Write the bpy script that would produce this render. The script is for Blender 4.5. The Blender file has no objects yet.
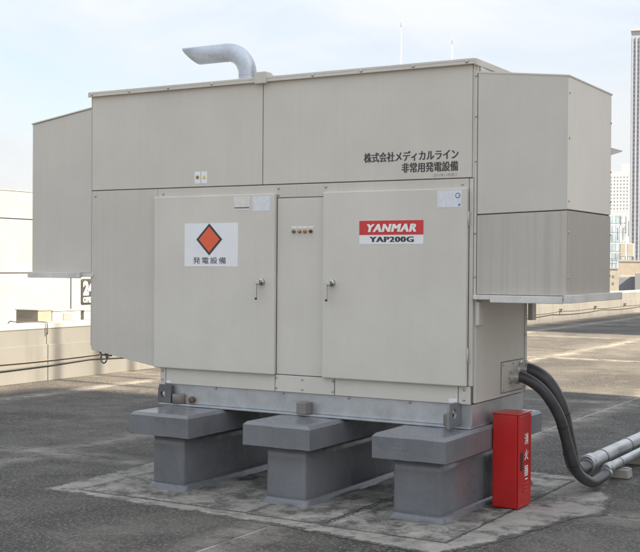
import bpy, bmesh, math, random
from mathutils import Vector, Matrix

random.seed(7)
SC = bpy.context.scene
COL = SC.collection
rad = math.radians

# ------------------------------------------------------------------ camera
cam_data = bpy.data.cameras.new('camera')
cam_data.sensor_width = 36.0
cam_data.lens = 1172.0 / 640.0 * 36.0
cam_data.clip_start = 0.05
cam_data.clip_end = 12000
cam = bpy.data.objects.new('camera', cam_data)
COL.objects.link(cam)
VR_ = Vector((1005 - 320, 276 - 270, -1172.0)).normalized()
VL_ = -Vector((-1677 - 320, 276 - 252, -1172.0)).normalized()
VL_ = (VL_ - VR_ * VL_.dot(VR_)).normalized()
UP_ = VL_.cross(VR_)
cam.matrix_world = Matrix.Translation((4.92, -7.55, 1.72)) @ Matrix((VL_, VR_, UP_)).to_4x4()
SC.camera = cam

# ------------------------------------------------------------------ light
SUN_EL = 36.5
SUN_FROM = Vector((1.0, -0.06, math.tan(rad(SUN_EL)))).normalized()
sd = bpy.data.lights.new('sun', 'SUN')
sd.energy = 5.0
sd.angle = rad(0.53)
sd.color = (1.0, 0.83, 0.61)
sun = bpy.data.objects.new('sun', sd)
sun.rotation_euler = SUN_FROM.to_track_quat('Z', 'Y').to_euler()
sun.location = (40, -10, 40)
COL.objects.link(sun)

world = bpy.data.worlds.new('World')
SC.world = world
world.use_nodes = True
wn = world.node_tree
wn.nodes.clear()
wo = wn.nodes.new('ShaderNodeOutputWorld')
bg = wn.nodes.new('ShaderNodeBackground')
sky = wn.nodes.new('ShaderNodeTexSky')
sky.sky_type = 'NISHITA'
sky.sun_disc = False
sky.sun_elevation = rad(SUN_EL)
sky.sun_rotation = rad(93.4)
sky.air_density = 1.0
sky.dust_density = 1.6
sky.ozone_density = 1.0
tc = wn.nodes.new('ShaderNodeTexCoord')
mp = wn.nodes.new('ShaderNodeMapping')
mp.inputs['Scale'].default_value = (1.6, 1.6, 4.2)
mp.inputs['Location'].default_value = (0.35, 0.2, 0.1)
nz = wn.nodes.new('ShaderNodeTexNoise')
nz.inputs['Scale'].default_value = 2.1
nz.inputs['Detail'].default_value = 7
nz.inputs['Roughness'].default_value = 0.58
nz.inputs['Distortion'].default_value = 0.4
cr = wn.nodes.new('ShaderNodeValToRGB')
cr.color_ramp.elements[0].position = 0.36
cr.color_ramp.elements[0].color = (0.40, 0.40, 0.40, 1)
cr.color_ramp.elements[1].position = 0.62
cr.color_ramp.elements[1].color = (0.97, 0.97, 0.97, 1)
mx = wn.nodes.new('ShaderNodeMix')
mx.data_type = 'RGBA'
bw = wn.nodes.new('ShaderNodeRGBToBW')                  # cloud brightness follows the sky behind it
wn.links.new(sky.outputs['Color'], bw.inputs['Color'])
cb = wn.nodes.new('ShaderNodeMath'); cb.operation = 'MULTIPLY_ADD'
cb.inputs[1].default_value = 0.08
# thin even overcast: radiance grows from horizon to zenith as (1 + 2 sin(elevation)) / 3
sz = wn.nodes.new('ShaderNodeSeparateXYZ'); wn.links.new(tc.outputs['Generated'], sz.inputs['Vector'])
zc_ = wn.nodes.new('ShaderNodeMath'); zc_.operation = 'MAXIMUM'; zc_.inputs[1].default_value = 0.0
wn.links.new(sz.outputs['Z'], zc_.inputs[0])
zo = wn.nodes.new('ShaderNodeMath'); zo.operation = 'MULTIPLY_ADD'
CLOUD = 9.4
zo.inputs[1].default_value = CLOUD * 2 / 3; zo.inputs[2].default_value = CLOUD / 3
wn.links.new(zc_.outputs[0], zo.inputs[0]); wn.links.new(zo.outputs[0], cb.inputs[2])
wn.links.new(bw.outputs['Val'], cb.inputs[0])
ct = wn.nodes.new('ShaderNodeMix'); ct.data_type = 'RGBA'; ct.blend_type = 'MULTIPLY'
ct.inputs['Factor'].default_value = 1.0
ct.inputs['B'].default_value = (0.96, 1.0, 1.055, 1)
wn.links.new(cb.outputs[0], ct.inputs['A'])
wn.links.new(ct.outputs['Result'], mx.inputs['B'])
wn.links.new(tc.outputs['Generated'], mp.inputs['Vector'])
wn.links.new(mp.outputs['Vector'], nz.inputs['Vector'])
wn.links.new(nz.outputs['Fac'], cr.inputs['Fac'])
wn.links.new(cr.outputs['Color'], mx.inputs['Factor'])
wn.links.new(sky.outputs['Color'], mx.inputs['A'])
wn.links.new(mx.outputs['Result'], bg.inputs['Color'])
bg.inputs['Strength'].default_value = 0.050
wn.links.new(bg.outputs['Background'], wo.inputs['Surface'])

SC.view_settings.view_transform = 'Standard'
SC.view_settings.look = 'None'
SC.view_settings.exposure = 2.02
SC.view_settings.gamma = 1.0
SC.view_settings.use_curve_mapping = False

# ------------------------------------------------------------------ materials
def new_mat(name):
    m = bpy.data.materials.new(name)
    m.use_nodes = True
    nt = m.node_tree
    b = nt.nodes['Principled BSDF']
    return m, nt, b

def N(nt, t, **kw):
    n = nt.nodes.new(t)
    for k, v in kw.items():
        if k in n.inputs:
            n.inputs[k].default_value = v
        else:
            setattr(n, k, v)
    return n

def mixc(nt, fac, a, b, blend='MIX'):
    m = nt.nodes.new('ShaderNodeMix')
    m.data_type = 'RGBA'
    m.blend_type = blend
    for s, v in (('Factor', fac), ('A', a), ('B', b)):
        if hasattr(v, 'is_linked') or isinstance(v, bpy.types.NodeSocket):
            nt.links.new(v, m.inputs[s])
        elif s == 'Factor':
            m.inputs[s].default_value = v
        else:
            m.inputs[s].default_value = (*v, 1)
    return m.outputs['Result']

def ramp(nt, src, p0, p1, v0=0.0, v1=1.0):
    r = nt.nodes.new('ShaderNodeMapRange')
    r.inputs['From Min'].default_value = p0
    r.inputs['From Max'].default_value = p1
    r.inputs['To Min'].default_value = v0
    r.inputs['To Max'].default_value = v1
    nt.links.new(src, r.inputs['Value'])
    return r.outputs['Result']

def pos_noise(nt, scale, detail=4, rough=0.55, stretch=(1, 1, 1), dist=0.0, off=(0, 0, 0)):
    g = nt.nodes.new('ShaderNodeNewGeometry')
    mp = nt.nodes.new('ShaderNodeMapping')
    mp.inputs['Scale'].default_value = stretch
    mp.inputs['Location'].default_value = off
    nt.links.new(g.outputs['Position'], mp.inputs['Vector'])
    n = N(nt, 'ShaderNodeTexNoise', Scale=scale, Detail=detail, Roughness=rough, Distortion=dist)
    nt.links.new(mp.outputs['Vector'], n.inputs['Vector'])
    return n.outputs['Fac']

def bump(nt, b, src, strength, dist=0.01):
    bp = N(nt, 'ShaderNodeBump', Strength=strength, Distance=dist)
    nt.links.new(src, bp.inputs['Height'])
    nt.links.new(bp.outputs['Normal'], b.inputs['Normal'])

def simple(name, col, rough=0.6, metal=0.0, spec=0.5, var=0.12, scale=6.0, bmp=0.0):
    m, nt, b = new_mat(name)
    n = pos_noise(nt, scale, 5)
    dark = tuple(c * (1 - var) for c in col)
    lite = tuple(min(1, c * (1 + var)) for c in col)
    nt.links.new(mixc(nt, ramp(nt, n, 0.3, 0.7), dark, lite), b.inputs['Base Color'])
    b.inputs['Roughness'].default_value = rough
    b.inputs['Metallic'].default_value = metal
    b.inputs['Specular IOR Level'].default_value = spec
    if bmp:
        bump(nt, b, pos_noise(nt, scale * 8, 3), bmp)
    return m

def panel_paint(name, col, streak, dirt, streak_scale=26.0):
    """weathered beige enamel: fine vertical rain streaks and faint grime"""
    m, nt, b = new_mat(name)
    s1 = pos_noise(nt, 1.0, 3, 0.6, (streak_scale, streak_scale, 0.35))
    s2 = pos_noise(nt, 1.0, 2, 0.5, (streak_scale * 3.2, streak_scale * 3.2, 0.8), off=(3, 1, 0))
    big = pos_noise(nt, 1.3, 4, 0.6, off=(0, 5, 2))
    spk = pos_noise(nt, 34.0, 2, 0.5)
    c = mixc(nt, ramp(nt, big, 0.3, 0.7), tuple(x * 0.93 for x in col), tuple(min(1, x * 1.05) for x in col))
    f1 = ramp(nt, s1, 0.48, 0.78, 0.0, streak)
    c = mixc(nt, f1, c, tuple(x * y for x, y in zip(col, (0.66, 0.63, 0.60))))
    s0 = pos_noise(nt, 1.0, 4, 0.65, (5.5, 5.5, 0.5), off=(6, 0, 1))
    c = mixc(nt, ramp(nt, s0, 0.46, 0.72, 0.0, 0.10), c, tuple(x * y for x, y in zip(col, (0.80, 0.77, 0.73))))
    f2 = ramp(nt, s2, 0.5, 0.8, 0.0, streak * 0.8)
    c = mixc(nt, f2, c, tuple(x * y for x, y in zip(col, (0.74, 0.70, 0.66))))
    f3 = ramp(nt, spk, 0.66, 0.8, 0.0, dirt)
    c = mixc(nt, f3, c, tuple(x * 0.6 for x in col))
    nt.links.new(c, b.inputs['Base Color'])
    rr = ramp(nt, big, 0.2, 0.8, 0.42, 0.58)
    nt.links.new(rr, b.inputs['Roughness'])
    b.inputs['Specular IOR Level'].default_value = 0.35
    wav = pos_noise(nt, 2.1, 2, 0.4)
    bump(nt, b, wav, 0.16, 0.02)
    return m

BEIGE = (0.565, 0.546, 0.500)
M = {}
M['paint'] = panel_paint('beige_paint', BEIGE, 0.08, 0.07)
M['paint_door'] = panel_paint('beige_door_paint', (0.590, 0.572, 0.525), 0.05, 0.06)
M['paint_streak'] = panel_paint('beige_streaked_paint', (0.540, 0.520, 0.475), 0.15, 0.08, 34)
M['paint_hood'] = panel_paint('beige_hood_paint', (0.545, 0.530, 0.488), 0.06, 0.05)
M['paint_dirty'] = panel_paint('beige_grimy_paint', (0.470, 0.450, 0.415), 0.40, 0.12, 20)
M['paint_end'] = panel_paint('beige_cleaner_paint', (0.74, 0.705, 0.645), 0.05, 0.05)  # upper hood end: bright reflection painted in as a lighter tone
M['paint_end_dirty'] = panel_paint('beige_dull_paint', (0.395, 0.368, 0.335), 0.24, 0.12, 20)  # lower hood end: weaker reflection painted in as a darker tone, plus grime streaks
M['gap'] = simple('dark_joint', (0.14, 0.12, 0.10), 0.8)
M['pier'] = None

def pier_paint():
    m, nt, b = new_mat('grey_waterproof_coating')
    col = (0.165, 0.172, 0.186)
    big = pos_noise(nt, 2.2, 5, 0.6)
    st = pos_noise(nt, 1.0, 3, 0.5, (30, 30, 2.0))
    c = mixc(nt, ramp(nt, big, 0.3, 0.72), tuple(x * 0.86 for x in col), tuple(x * 1.18 for x in col))
    c = mixc(nt, ramp(nt, st, 0.52, 0.8, 0, 0.3), c, tuple(x * 0.7 for x in col))
    c = mixc(nt, ramp(nt, pos_noise(nt, 5.0, 5, 0.7, off=(9, 2, 4)), 0.56, 0.85, 0, 0.25), c, (0.24, 0.24, 0.24))
    nt.links.new(c, b.inputs['Base Color'])
    nt.links.new(ramp(nt, big, 0.2, 0.8, 0.16, 0.42), b.inputs['Roughness'])
    w_ = pos_noise(nt, 5.0, 5, 0.55, off=(1, 2, 3), dist=0.8)
    bump(nt, b, w_, 0.28, 0.02)
    return m
M['pier'] = pier_paint()

def galv(name='galvanised_steel', col=(0.46, 0.48, 0.50), rough=0.48, metal=0.75):
    m, nt, b = new_mat(name)
    g = nt.nodes.new('ShaderNodeNewGeometry')
    v = N(nt, 'ShaderNodeTexVoronoi', Scale=55.0)
    nt.links.new(g.outputs['Position'], v.inputs['Vector'])
    n = pos_noise(nt, 5.0, 5, 0.65)
    c = mixc(nt, ramp(nt, n, 0.3, 0.75), tuple(x * 0.78 for x in col), tuple(min(1, x * 1.2) for x in col))
    c = mixc(nt, ramp(nt, v.outputs['Distance'], 0.1, 0.8, 0.0, 0.22), c, tuple(min(1, x * 1.35) for x in col))
    nt.links.new(c, b.inputs['Base Color'])
    b.inputs['Metallic'].default_value = metal
    nt.links.new(ramp(nt, n, 0.2, 0.8, rough - 0.1, rough + 0.12), b.inputs['Roughness'])
    return m
M['galv'] = galv()
M['galv_pipe'] = galv('galvanised_pipe', (0.46, 0.47, 0.48), 0.42, 0.75)
M['stack'] = galv('exhaust_steel', (0.46, 0.50, 0.55), 0.42, 0.7)
M['tray'] = galv('drip_tray_steel', (0.60, 0.59, 0.57), 0.55, 0.2)
M['steel_dark'] = simple('weathered_dark_steel', (0.15, 0.16, 0.175), 0.5, 0.5)
M['rubber_block'] = simple('grey_brown_block', (0.20, 0.19, 0.17), 0.8)
M['rust'] = simple('rusty_bolt', (0.16, 0.10, 0.07), 0.75, 0.3)
M['chrome'] = simple('chrome', (0.50, 0.50, 0.50), 0.22, 1.0, var=0.1)
M['lug_steel'] = simple('lug_steel', (0.25, 0.26, 0.27), 0.55, 0.6)
M['zinc'] = simple('zinc_fitting', (0.68, 0.68, 0.67), 0.28, 0.9, var=0.15, scale=20)
M['strap'] = simple('dark_strap_steel', (0.22, 0.22, 0.23), 0.5, 0.7)
M['screw'] = simple('screw_steel', (0.45, 0.44, 0.42), 0.4, 0.8)
M['white_vinyl'] = simple('white_vinyl', (0.74, 0.77, 0.80), 0.35, var=0.03)
M['white_print'] = simple('white_print', (0.80, 0.80, 0.78), 0.5, var=0.02)
M['black_print'] = simple('black_print', (0.042, 0.042, 0.045), 0.5, var=0.05)
M['faded_print'] = simple('faded_print', (0.30, 0.29, 0.27), 0.6, var=0.1)
M['orange_red'] = simple('orange_red_vinyl', (0.72, 0.115, 0.05), 0.4, var=0.05)
M['brand_red'] = simple('brand_red_vinyl', (0.56, 0.030, 0.035), 0.35, var=0.05)
M['yellow'] = simple('yellow_print', (0.60, 0.46, 0.05), 0.5)
M['olive'] = simple('olive_print', (0.22, 0.20, 0.06), 0.5)
M['blue'] = simple('blue_print', (0.10, 0.22, 0.5), 0.5)
M['navy'] = simple('navy_print', (0.10, 0.11, 0.25), 0.5)
M['lamp_green'] = simple('grey_green_lens', (0.12, 0.14, 0.11), 0.25)
M['lamp_amber'] = simple('amber_lens', (0.36, 0.20, 0.09), 0.25)
M['lamp_red'] = simple('dark_red_lens', (0.16, 0.02, 0.02), 0.25)
M['rubber'] = simple('dark_grey_conduit', (0.055, 0.055, 0.058), 0.42, var=0.2, scale=9)
M['black'] = simple('black_band', (0.02, 0.02, 0.022), 0.5)

def red_paint():
    m, nt, b = new_mat('red_box_paint')
    n = pos_noise(nt, 4.0, 5, 0.65)
    s = pos_noise(nt, 26, 4, 0.7, (1, 1, 0.4))
    c = mixc(nt, ramp(nt, n, 0.3, 0.75), (0.43, 0.012, 0.013), (0.56, 0.018, 0.018))
    c = mixc(nt, ramp(nt, s, 0.62, 0.8, 0, 0.4), c, (0.20, 0.012, 0.012))
    nt.links.new(c, b.inputs['Base Color'])
    b.inputs['Roughness'].default_value = 0.3
    bump(nt, b, pos_noise(nt, 5, 1), 0.05, 0.02)
    return m
M['red'] = red_paint()

def label_print(name, base, ink, freq):
    """small printed sheet: rows of unreadable fine print"""
    m, nt, b = new_mat(name)
    g = nt.nodes.new('ShaderNodeNewGeometry')
    sx = nt.nodes.new('ShaderNodeSeparateXYZ')
    nt.links.new(g.outputs['Position'], sx.inputs['Vector'])
    w_ = N(nt, 'ShaderNodeMath', operation='SINE')
    k = N(nt, 'ShaderNodeMath', operation='MULTIPLY')
    k.inputs[1].default_value = freq
    nt.links.new(sx.outputs['Z'], k.inputs[0])
    nt.links.new(k.outputs[0], w_.inputs[0])
    row = ramp(nt, w_.outputs[0], 0.1, 0.5)
    t = ramp(nt, pos_noise(nt, 1.0, 3, 0.7, (130, 130, 30)), 0.46, 0.56)
    mu = N(nt, 'ShaderNodeMath', operation='MULTIPLY')
    nt.links.new(row, mu.inputs[0]); nt.links.new(t, mu.inputs[1])
    mu2 = N(nt, 'ShaderNodeMath', operation='MULTIPLY')
    nt.links.new(mu.outputs[0], mu2.inputs[0]); mu2.inputs[1].default_value = 0.6
    nt.links.new(mixc(nt, mu2.outputs[0], base, ink), b.inputs['Base Color'])
    b.inputs['Roughness'].default_value = 0.45
    return m
M['label_grey'] = label_print('fine_print_grey', (0.68, 0.71, 0.76), (0.38, 0.40, 0.45), 620)
M['label_white'] = label_print('fine_print_white', (0.70, 0.68, 0.66), (0.40, 0.38, 0.37), 400)

def deck_colour(nt, bloom=True):
    """weathered tan-grey roof concrete: mottling, exposed grit, tide marks, lime bloom along the joints"""
    big = pos_noise(nt, 0.55, 6, 0.62, dist=0.5)
    mid = pos_noise(nt, 2.6, 7, 0.72, off=(4, 7, 0))
    fine = pos_noise(nt, 38, 5, 0.82)
    g = nt.nodes.new('ShaderNodeNewGeometry')
    vo = N(nt, 'ShaderNodeTexVoronoi', Scale=70.0)
    nt.links.new(g.outputs['Position'], vo.inputs['Vector'])
    c = mixc(nt, ramp(nt, big, 0.41, 0.60), (0.042, 0.040, 0.038), (0.118, 0.110, 0.098))
    c = mixc(nt, ramp(nt, mid, 0.44, 0.66, 0, 0.75), c, (0.040, 0.038, 0.036))
    c = mixc(nt, ramp(nt, fine, 0.52, 0.60, 0, 0.9), c, (0.225, 0.215, 0.195))
    c = mixc(nt, ramp(nt, pos_noise(nt, 140, 3, 0.8, off=(5, 5, 5)), 0.49, 0.64, 0, 0.7), c, (0.018, 0.017, 0.016))
    c = mixc(nt, ramp(nt, vo.outputs['Distance'], 0.0, 0.26, 0.5, 0.0), c, (0.025, 0.024, 0.023))
    c = mixc(nt, ramp(nt, pos_noise(nt, 13, 6, 0.78, off=(2, 8, 1)), 0.55, 0.68, 0, 0.42), c, (0.20, 0.185, 0.155))
    # tide marks of dried puddles: thin contours of a broad noise
    tm = pos_noise(nt, 0.9, 5, 0.6, off=(11, 3, 0), dist=0.3)
    a = N(nt, 'ShaderNodeMath', operation='SUBTRACT'); a.inputs[1].default_value = 0.52
    nt.links.new(tm, a.inputs[0])
    ab = N(nt, 'ShaderNodeMath', operation='ABSOLUTE'); nt.links.new(a.outputs[0], ab.inputs[0])
    ml = N(nt, 'ShaderNodeMath', operation='MULTIPLY')
    nt.links.new(ramp(nt, ab.outputs[0], 0.0, 0.018, 0.6, 0.0), ml.inputs[0])
    nt.links.new(ramp(nt, mid, 0.35, 0.6, 1, 0.1), ml.inputs[1])
    c = mixc(nt, ml.outputs[0], c, (0.19, 0.175, 0.15))
    if bloom:
        sx = nt.nodes.new('ShaderNodeSeparateXYZ')
        nt.links.new(g.outputs['Position'], sx.inputs['Vector'])
        def near(sock, off, pitch=3.35):
            a = N(nt, 'ShaderNodeMath', operation='SUBTRACT'); a.inputs[1].default_value = off
            nt.links.new(sock, a.inputs[0])
            p = N(nt, 'ShaderNodeMath', operation='PINGPONG'); p.inputs[1].default_value = pitch / 2
            nt.links.new(a.outputs[0], p.inputs[0])
            return p.outputs[0]
        mn = N(nt, 'ShaderNodeMath', operation='MINIMUM')
        nt.links.new(near(sx.outputs['X'], 0.75), mn.inputs[0])
        nt.links.new(near(sx.outputs['Y'], 0.45, 6.70), mn.inputs[1])
        jn = ramp(nt, mn.outputs[0], 0.0, 0.28, 1.0, 0.0)
        ml = N(nt, 'ShaderNodeMath', operation='MULTIPLY')
        nt.links.new(jn, ml.inputs[0])
        nt.links.new(ramp(nt, pos_noise(nt, 2.4, 7, 0.78, off=(1, 3, 0)), 0.40, 0.64, 0, 1.0), ml.inputs[1])
        c = mixc(nt, ml.outputs[0], c, (0.31, 0.29, 0.255))
    return c, fine

def deck_mat():
    m, nt, b = new_mat('weathered_roof_concrete')
    c, fine = deck_colour(nt)
    oi = nt.nodes.new('ShaderNodeObjectInfo')
    hv = N(nt, 'ShaderNodeHueSaturation')
    nt.links.new(c, hv.inputs['Color'])
    nt.links.new(ramp(nt, oi.outputs['Random'], 0, 1, 0.86, 1.14), hv.inputs['Value'])
    nt.links.new(hv.outputs['Color'], b.inputs['Base Color'])
    b.inputs['Roughness'].default_value = 0.85
    b.inputs['Specular IOR Level'].default_value = 0.3
    bump(nt, b, fine, 0.6, 0.01)
    return m
M['deck'] = deck_mat()
M['joint_fill'] = simple('pale_joint_mortar', (0.27, 0.25, 0.22), 0.9, var=0.55, scale=3)

def patch_mat(name, c0, c1, dark_lo, dark_amt):
    """old mortar, wearing through to the deck surface, most of all at its rim (attribute 'rim')"""
    m, nt, b = new_mat(name)
    big = pos_noise(nt, 2.6, 8, 0.75, dist=0.2)
    blot = pos_noise(nt, 3.6, 9, 0.78, off=(2.3, 0.4, 0), dist=0.15)
    fine = pos_noise(nt, 50, 4, 0.7)
    dc, _ = deck_colour(nt, False)
    c = mixc(nt, ramp(nt, big, 0.34, 0.68), c0, c1)
    c = mixc(nt, ramp(nt, blot, dark_lo, dark_lo + 0.13, 0, dark_amt), c, dc)
    c = mixc(nt, ramp(nt, fine, 0.5, 0.8, 0, 0.35), c, tuple(x * 0.5 for x in c0))
    at = N(nt, 'ShaderNodeAttribute', attribute_name='rim')
    su = N(nt, 'ShaderNodeMath', operation='SUBTRACT')
    nt.links.new(at.outputs['Fac'], su.inputs[0])
    nt.links.new(ramp(nt, pos_noise(nt, 4.5, 8, 0.75, off=(7, 1, 0)), 0.32, 0.66, -0.05, 0.75), su.inputs[1])
    nt.links.new(mixc(nt, ramp(nt, su.outputs[0], -0.05, 0.12, 1.0, 0.0), c, dc), b.inputs['Base Color'])
    b.inputs['Roughness'].default_value = 0.88
    bump(nt, b, fine, 0.4, 0.008)
    return m
M['patch'] = patch_mat('patched_mortar', (0.19, 0.18, 0.162), (0.44, 0.42, 0.38), 0.45, 0.98)
M['patch_edge'] = patch_mat('pale_mortar_edge', (0.235, 0.222, 0.20), (0.40, 0.38, 0.345), 0.48, 0.92)
def wall_mat(name, col, stain=0.35):
    m, nt, b = new_mat(name)
    big = pos_noise(nt, 0.9, 5, 0.6)
    st = pos_noise(nt, 1.0, 4, 0.6, (3.0, 3.0, 0.5), off=(0, 2, 0))
    fine = pos_noise(nt, 22, 4, 0.6)
    c = mixc(nt, ramp(nt, big, 0.3, 0.7), tuple(x * 0.88 for x in col), tuple(min(1, x * 1.08) for x in col))
    c = mixc(nt, ramp(nt, st, 0.5, 0.75, 0, stain), c, tuple(x * 0.68 for x in col))
    nt.links.new(c, b.inputs['Base Color'])
    b.inputs['Roughness'].default_value = 0.8
    bump(nt, b, fine, 0.15, 0.004)
    return m
M['parapet'] = wall_mat('parapet_render', (0.122, 0.126, 0.126), 0.6)
M['block'] = wall_mat('support_concrete', (0.34, 0.32, 0.28))
M['coping'] = wall_mat('coping_render', (0.27, 0.27, 0.265), 0.2)
M['white_wall'] = wall_mat('white_cladding', (0.190, 0.205, 0.222), 0.10)
M['cream'] = wall_mat('cream_metal', (0.30, 0.285, 0.25), 0.1)
M['tan'] = wall_mat('tan_metal', (0.19, 0.172, 0.14), 0.1)
M['beige_wall'] = wall_mat('far_beige_render', (0.30, 0.265, 0.22), 0.2)
M['grey_wall'] = wall_mat('far_grey_render', (0.45, 0.45, 0.45), 0.2)
M['tower_wall'] = wall_mat('tower_cladding', (0.29, 0.32, 0.38), 0.05)
M['pale_wall'] = wall_mat('pale_cladding', (0.38, 0.41, 0.465), 0.05)
M['sign_dark'] = simple('charcoal_sign', (0.022, 0.022, 0.023), 0.5)
M['wire_tan'] = simple('tan_wire', (0.13, 0.11, 0.085), 0.6)
M['wire_dark'] = simple('dark_wire', (0.06, 0.06, 0.065), 0.6)
M['ground'] = simple('city_ground', (0.10, 0.10, 0.10), 0.9, var=0.3, scale=0.02)
M['rod'] = simple('white_mast_paint', (0.78, 0.76, 0.70), 0.5)

def glass_mat(name, col):
    m, nt, b = new_mat(name)
    n = pos_noise(nt, 0.35, 2)
    nt.links.new(mixc(nt, ramp(nt, n, 0.3, 0.7), tuple(c * 0.7 for c in col), tuple(c * 1.4 for c in col)), b.inputs['Base Color'])
    b.inputs['Roughness'].default_value = 0.12
    b.inputs['Specular IOR Level'].default_value = 0.7
    return m
M['glass'] = glass_mat('window_glass', (0.06, 0.08, 0.11))
M['glass_far'] = glass_mat('far_window_glass', (0.10, 0.13, 0.18))
M['glass_far'].node_tree.nodes['Principled BSDF'].inputs['Roughness'].default_value = 0.35
M['glass_pale'] = glass_mat('pale_curtain_glass', (0.28, 0.36, 0.42))

# ------------------------------------------------------------------ builders
def link(name, me, parent=None, mat=None):
    o = bpy.data.objects.new(name, me)
    COL.objects.link(o)
    if mat is not None:
        me.materials.append(M[mat] if isinstance(mat, str) else mat)
    if parent is not None:
        o.parent = parent
    return o

def from_bm(name, bm, mat, parent=None, smooth=False):
    bmesh.ops.recalc_face_normals(bm, faces=bm.faces[:])
    me = bpy.data.meshes.new(name)
    bm.to_mesh(me); bm.free()
    if smooth:
        me.polygons.foreach_set('use_smooth', [True] * len(me.polygons))
    return link(name, me, parent, mat)

def tag(o, label=None, cat=None, group=None, kind=None):
    if label: o['label'] = label
    if cat: o['category'] = cat
    if group: o['group'] = group
    if kind: o['kind'] = kind
    return o

def thing(name, label, cat, loc=(0, 0, 0), group=None):
    o = bpy.data.objects.new(name, None)
    o.empty_display_size = 0.1
    COL.objects.link(o)
    o.location = loc
    return tag(o, label, cat, group)

def add_box(bm, x0, x1, y0, y1, z0, z1, bev=0.0):
    vs = [bm.verts.new((x, y, z)) for x in (x0, x1) for y in (y0, y1) for z in (z0, z1)]
    f = [(0, 1, 3, 2), (4, 6, 7, 5), (0, 4, 5, 1), (2, 3, 7, 6), (0, 2, 6, 4), (1, 5, 7, 3)]
    fs = [bm.faces.new([vs[i] for i in q]) for q in f]
    if bev:
        es = list({e for q in fs for e in q.edges})
        bmesh.ops.bevel(bm, geom=es, offset=bev, segments=2, profile=0.5, affect='EDGES')
    return vs

def box(name, x0, x1, y0, y1, z0, z1, mat, parent=None, bev=0.0):
    bm = bmesh.new()
    add_box(bm, x0, x1, y0, y1, z0, z1, bev)
    return from_bm(name, bm, mat, parent)

def prism(name, poly, a0, a1, mat, parent=None, axis='y', bev=0.0):
    """polygon in XZ (axis y), YZ (axis x) or XY (axis z), extruded a0..a1"""
    bm = bmesh.new()
    def P(u, v, a):
        return {'y': (u, a, v), 'x': (a, u, v), 'z': (u, v, a)}[axis]
    A = [bm.verts.new(P(u, v, a0)) for u, v in poly]
    B = [bm.verts.new(P(u, v, a1)) for u, v in poly]
    n = len(poly)
    bm.faces.new(A); bm.faces.new(B[::-1])
    for i in range(n):
        bm.faces.new((A[i], A[(i + 1) % n], B[(i + 1) % n], B[i]))
    if bev:
        bmesh.ops.bevel(bm, geom=bm.edges[:], offset=bev, segments=2, profile=0.5, affect='EDGES')
    return from_bm(name, bm, mat, parent)

def add_tube(bm, pts, r, n=16, caps=True, radii=None):
    pts = [Vector(p) for p in pts]
    rings = []
    t0 = (pts[1] - pts[0]).normalized()
    up = Vector((0, 0, 1)) if abs(t0.z) < 0.9 else Vector((0, 1, 0))
    u = t0.cross(up).normalized(); v = u.cross(t0).normalized()
    for i, p in enumerate(pts):
        t = ((pts[min(i + 1, len(pts) - 1)] - pts[max(i - 1, 0)])).normalized()
        u = (u - t * u.dot(t)).normalized(); v = t.cross(u)
        rr = radii[i] if radii else r
        rings.append([bm.verts.new(p + (u * math.cos(2 * math.pi * k / n) + v * math.sin(2 * math.pi * k / n)) * rr) for k in range(n)])
    for a, b in zip(rings, rings[1:]):
        for k in range(n):
            bm.faces.new((a[k], a[(k + 1) % n], b[(k + 1) % n], b[k]))
    if caps:
        bm.faces.new(rings[0][::-1]); bm.faces.new(rings[-1])
    return rings

def tube(name, pts, r, mat, parent=None, n=16, smooth=True, radii=None):
    bm = bmesh.new()
    add_tube(bm, pts, r, n, True, radii)
    o = from_bm(name, bm, mat, parent, smooth)
    if smooth:
        for p in o.data.polygons:
            if len(p.vertices) > 4: p.use_smooth = False
    return o

def spline(ctrl, seg=10):
    """Catmull-Rom through control points"""
    c = [Vector(p) for p in ctrl]
    c = [c[0] * 2 - c[1]] + c + [c[-1] * 2 - c[-2]]
    out = []
    for i in range(1, len(c) - 2):
        for s in range(seg):
            t = s / seg
            p0, p1, p2, p3 = c[i - 1], c[i], c[i + 1], c[i + 2]
            out.append(0.5 * ((2 * p1) + (p2 - p0) * t + (2 * p0 - 5 * p1 + 4 * p2 - p3) * t * t + (3 * p1 - p0 - 3 * p2 + p3) * t ** 3))
    out.append(c[-2])
    return out

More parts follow.
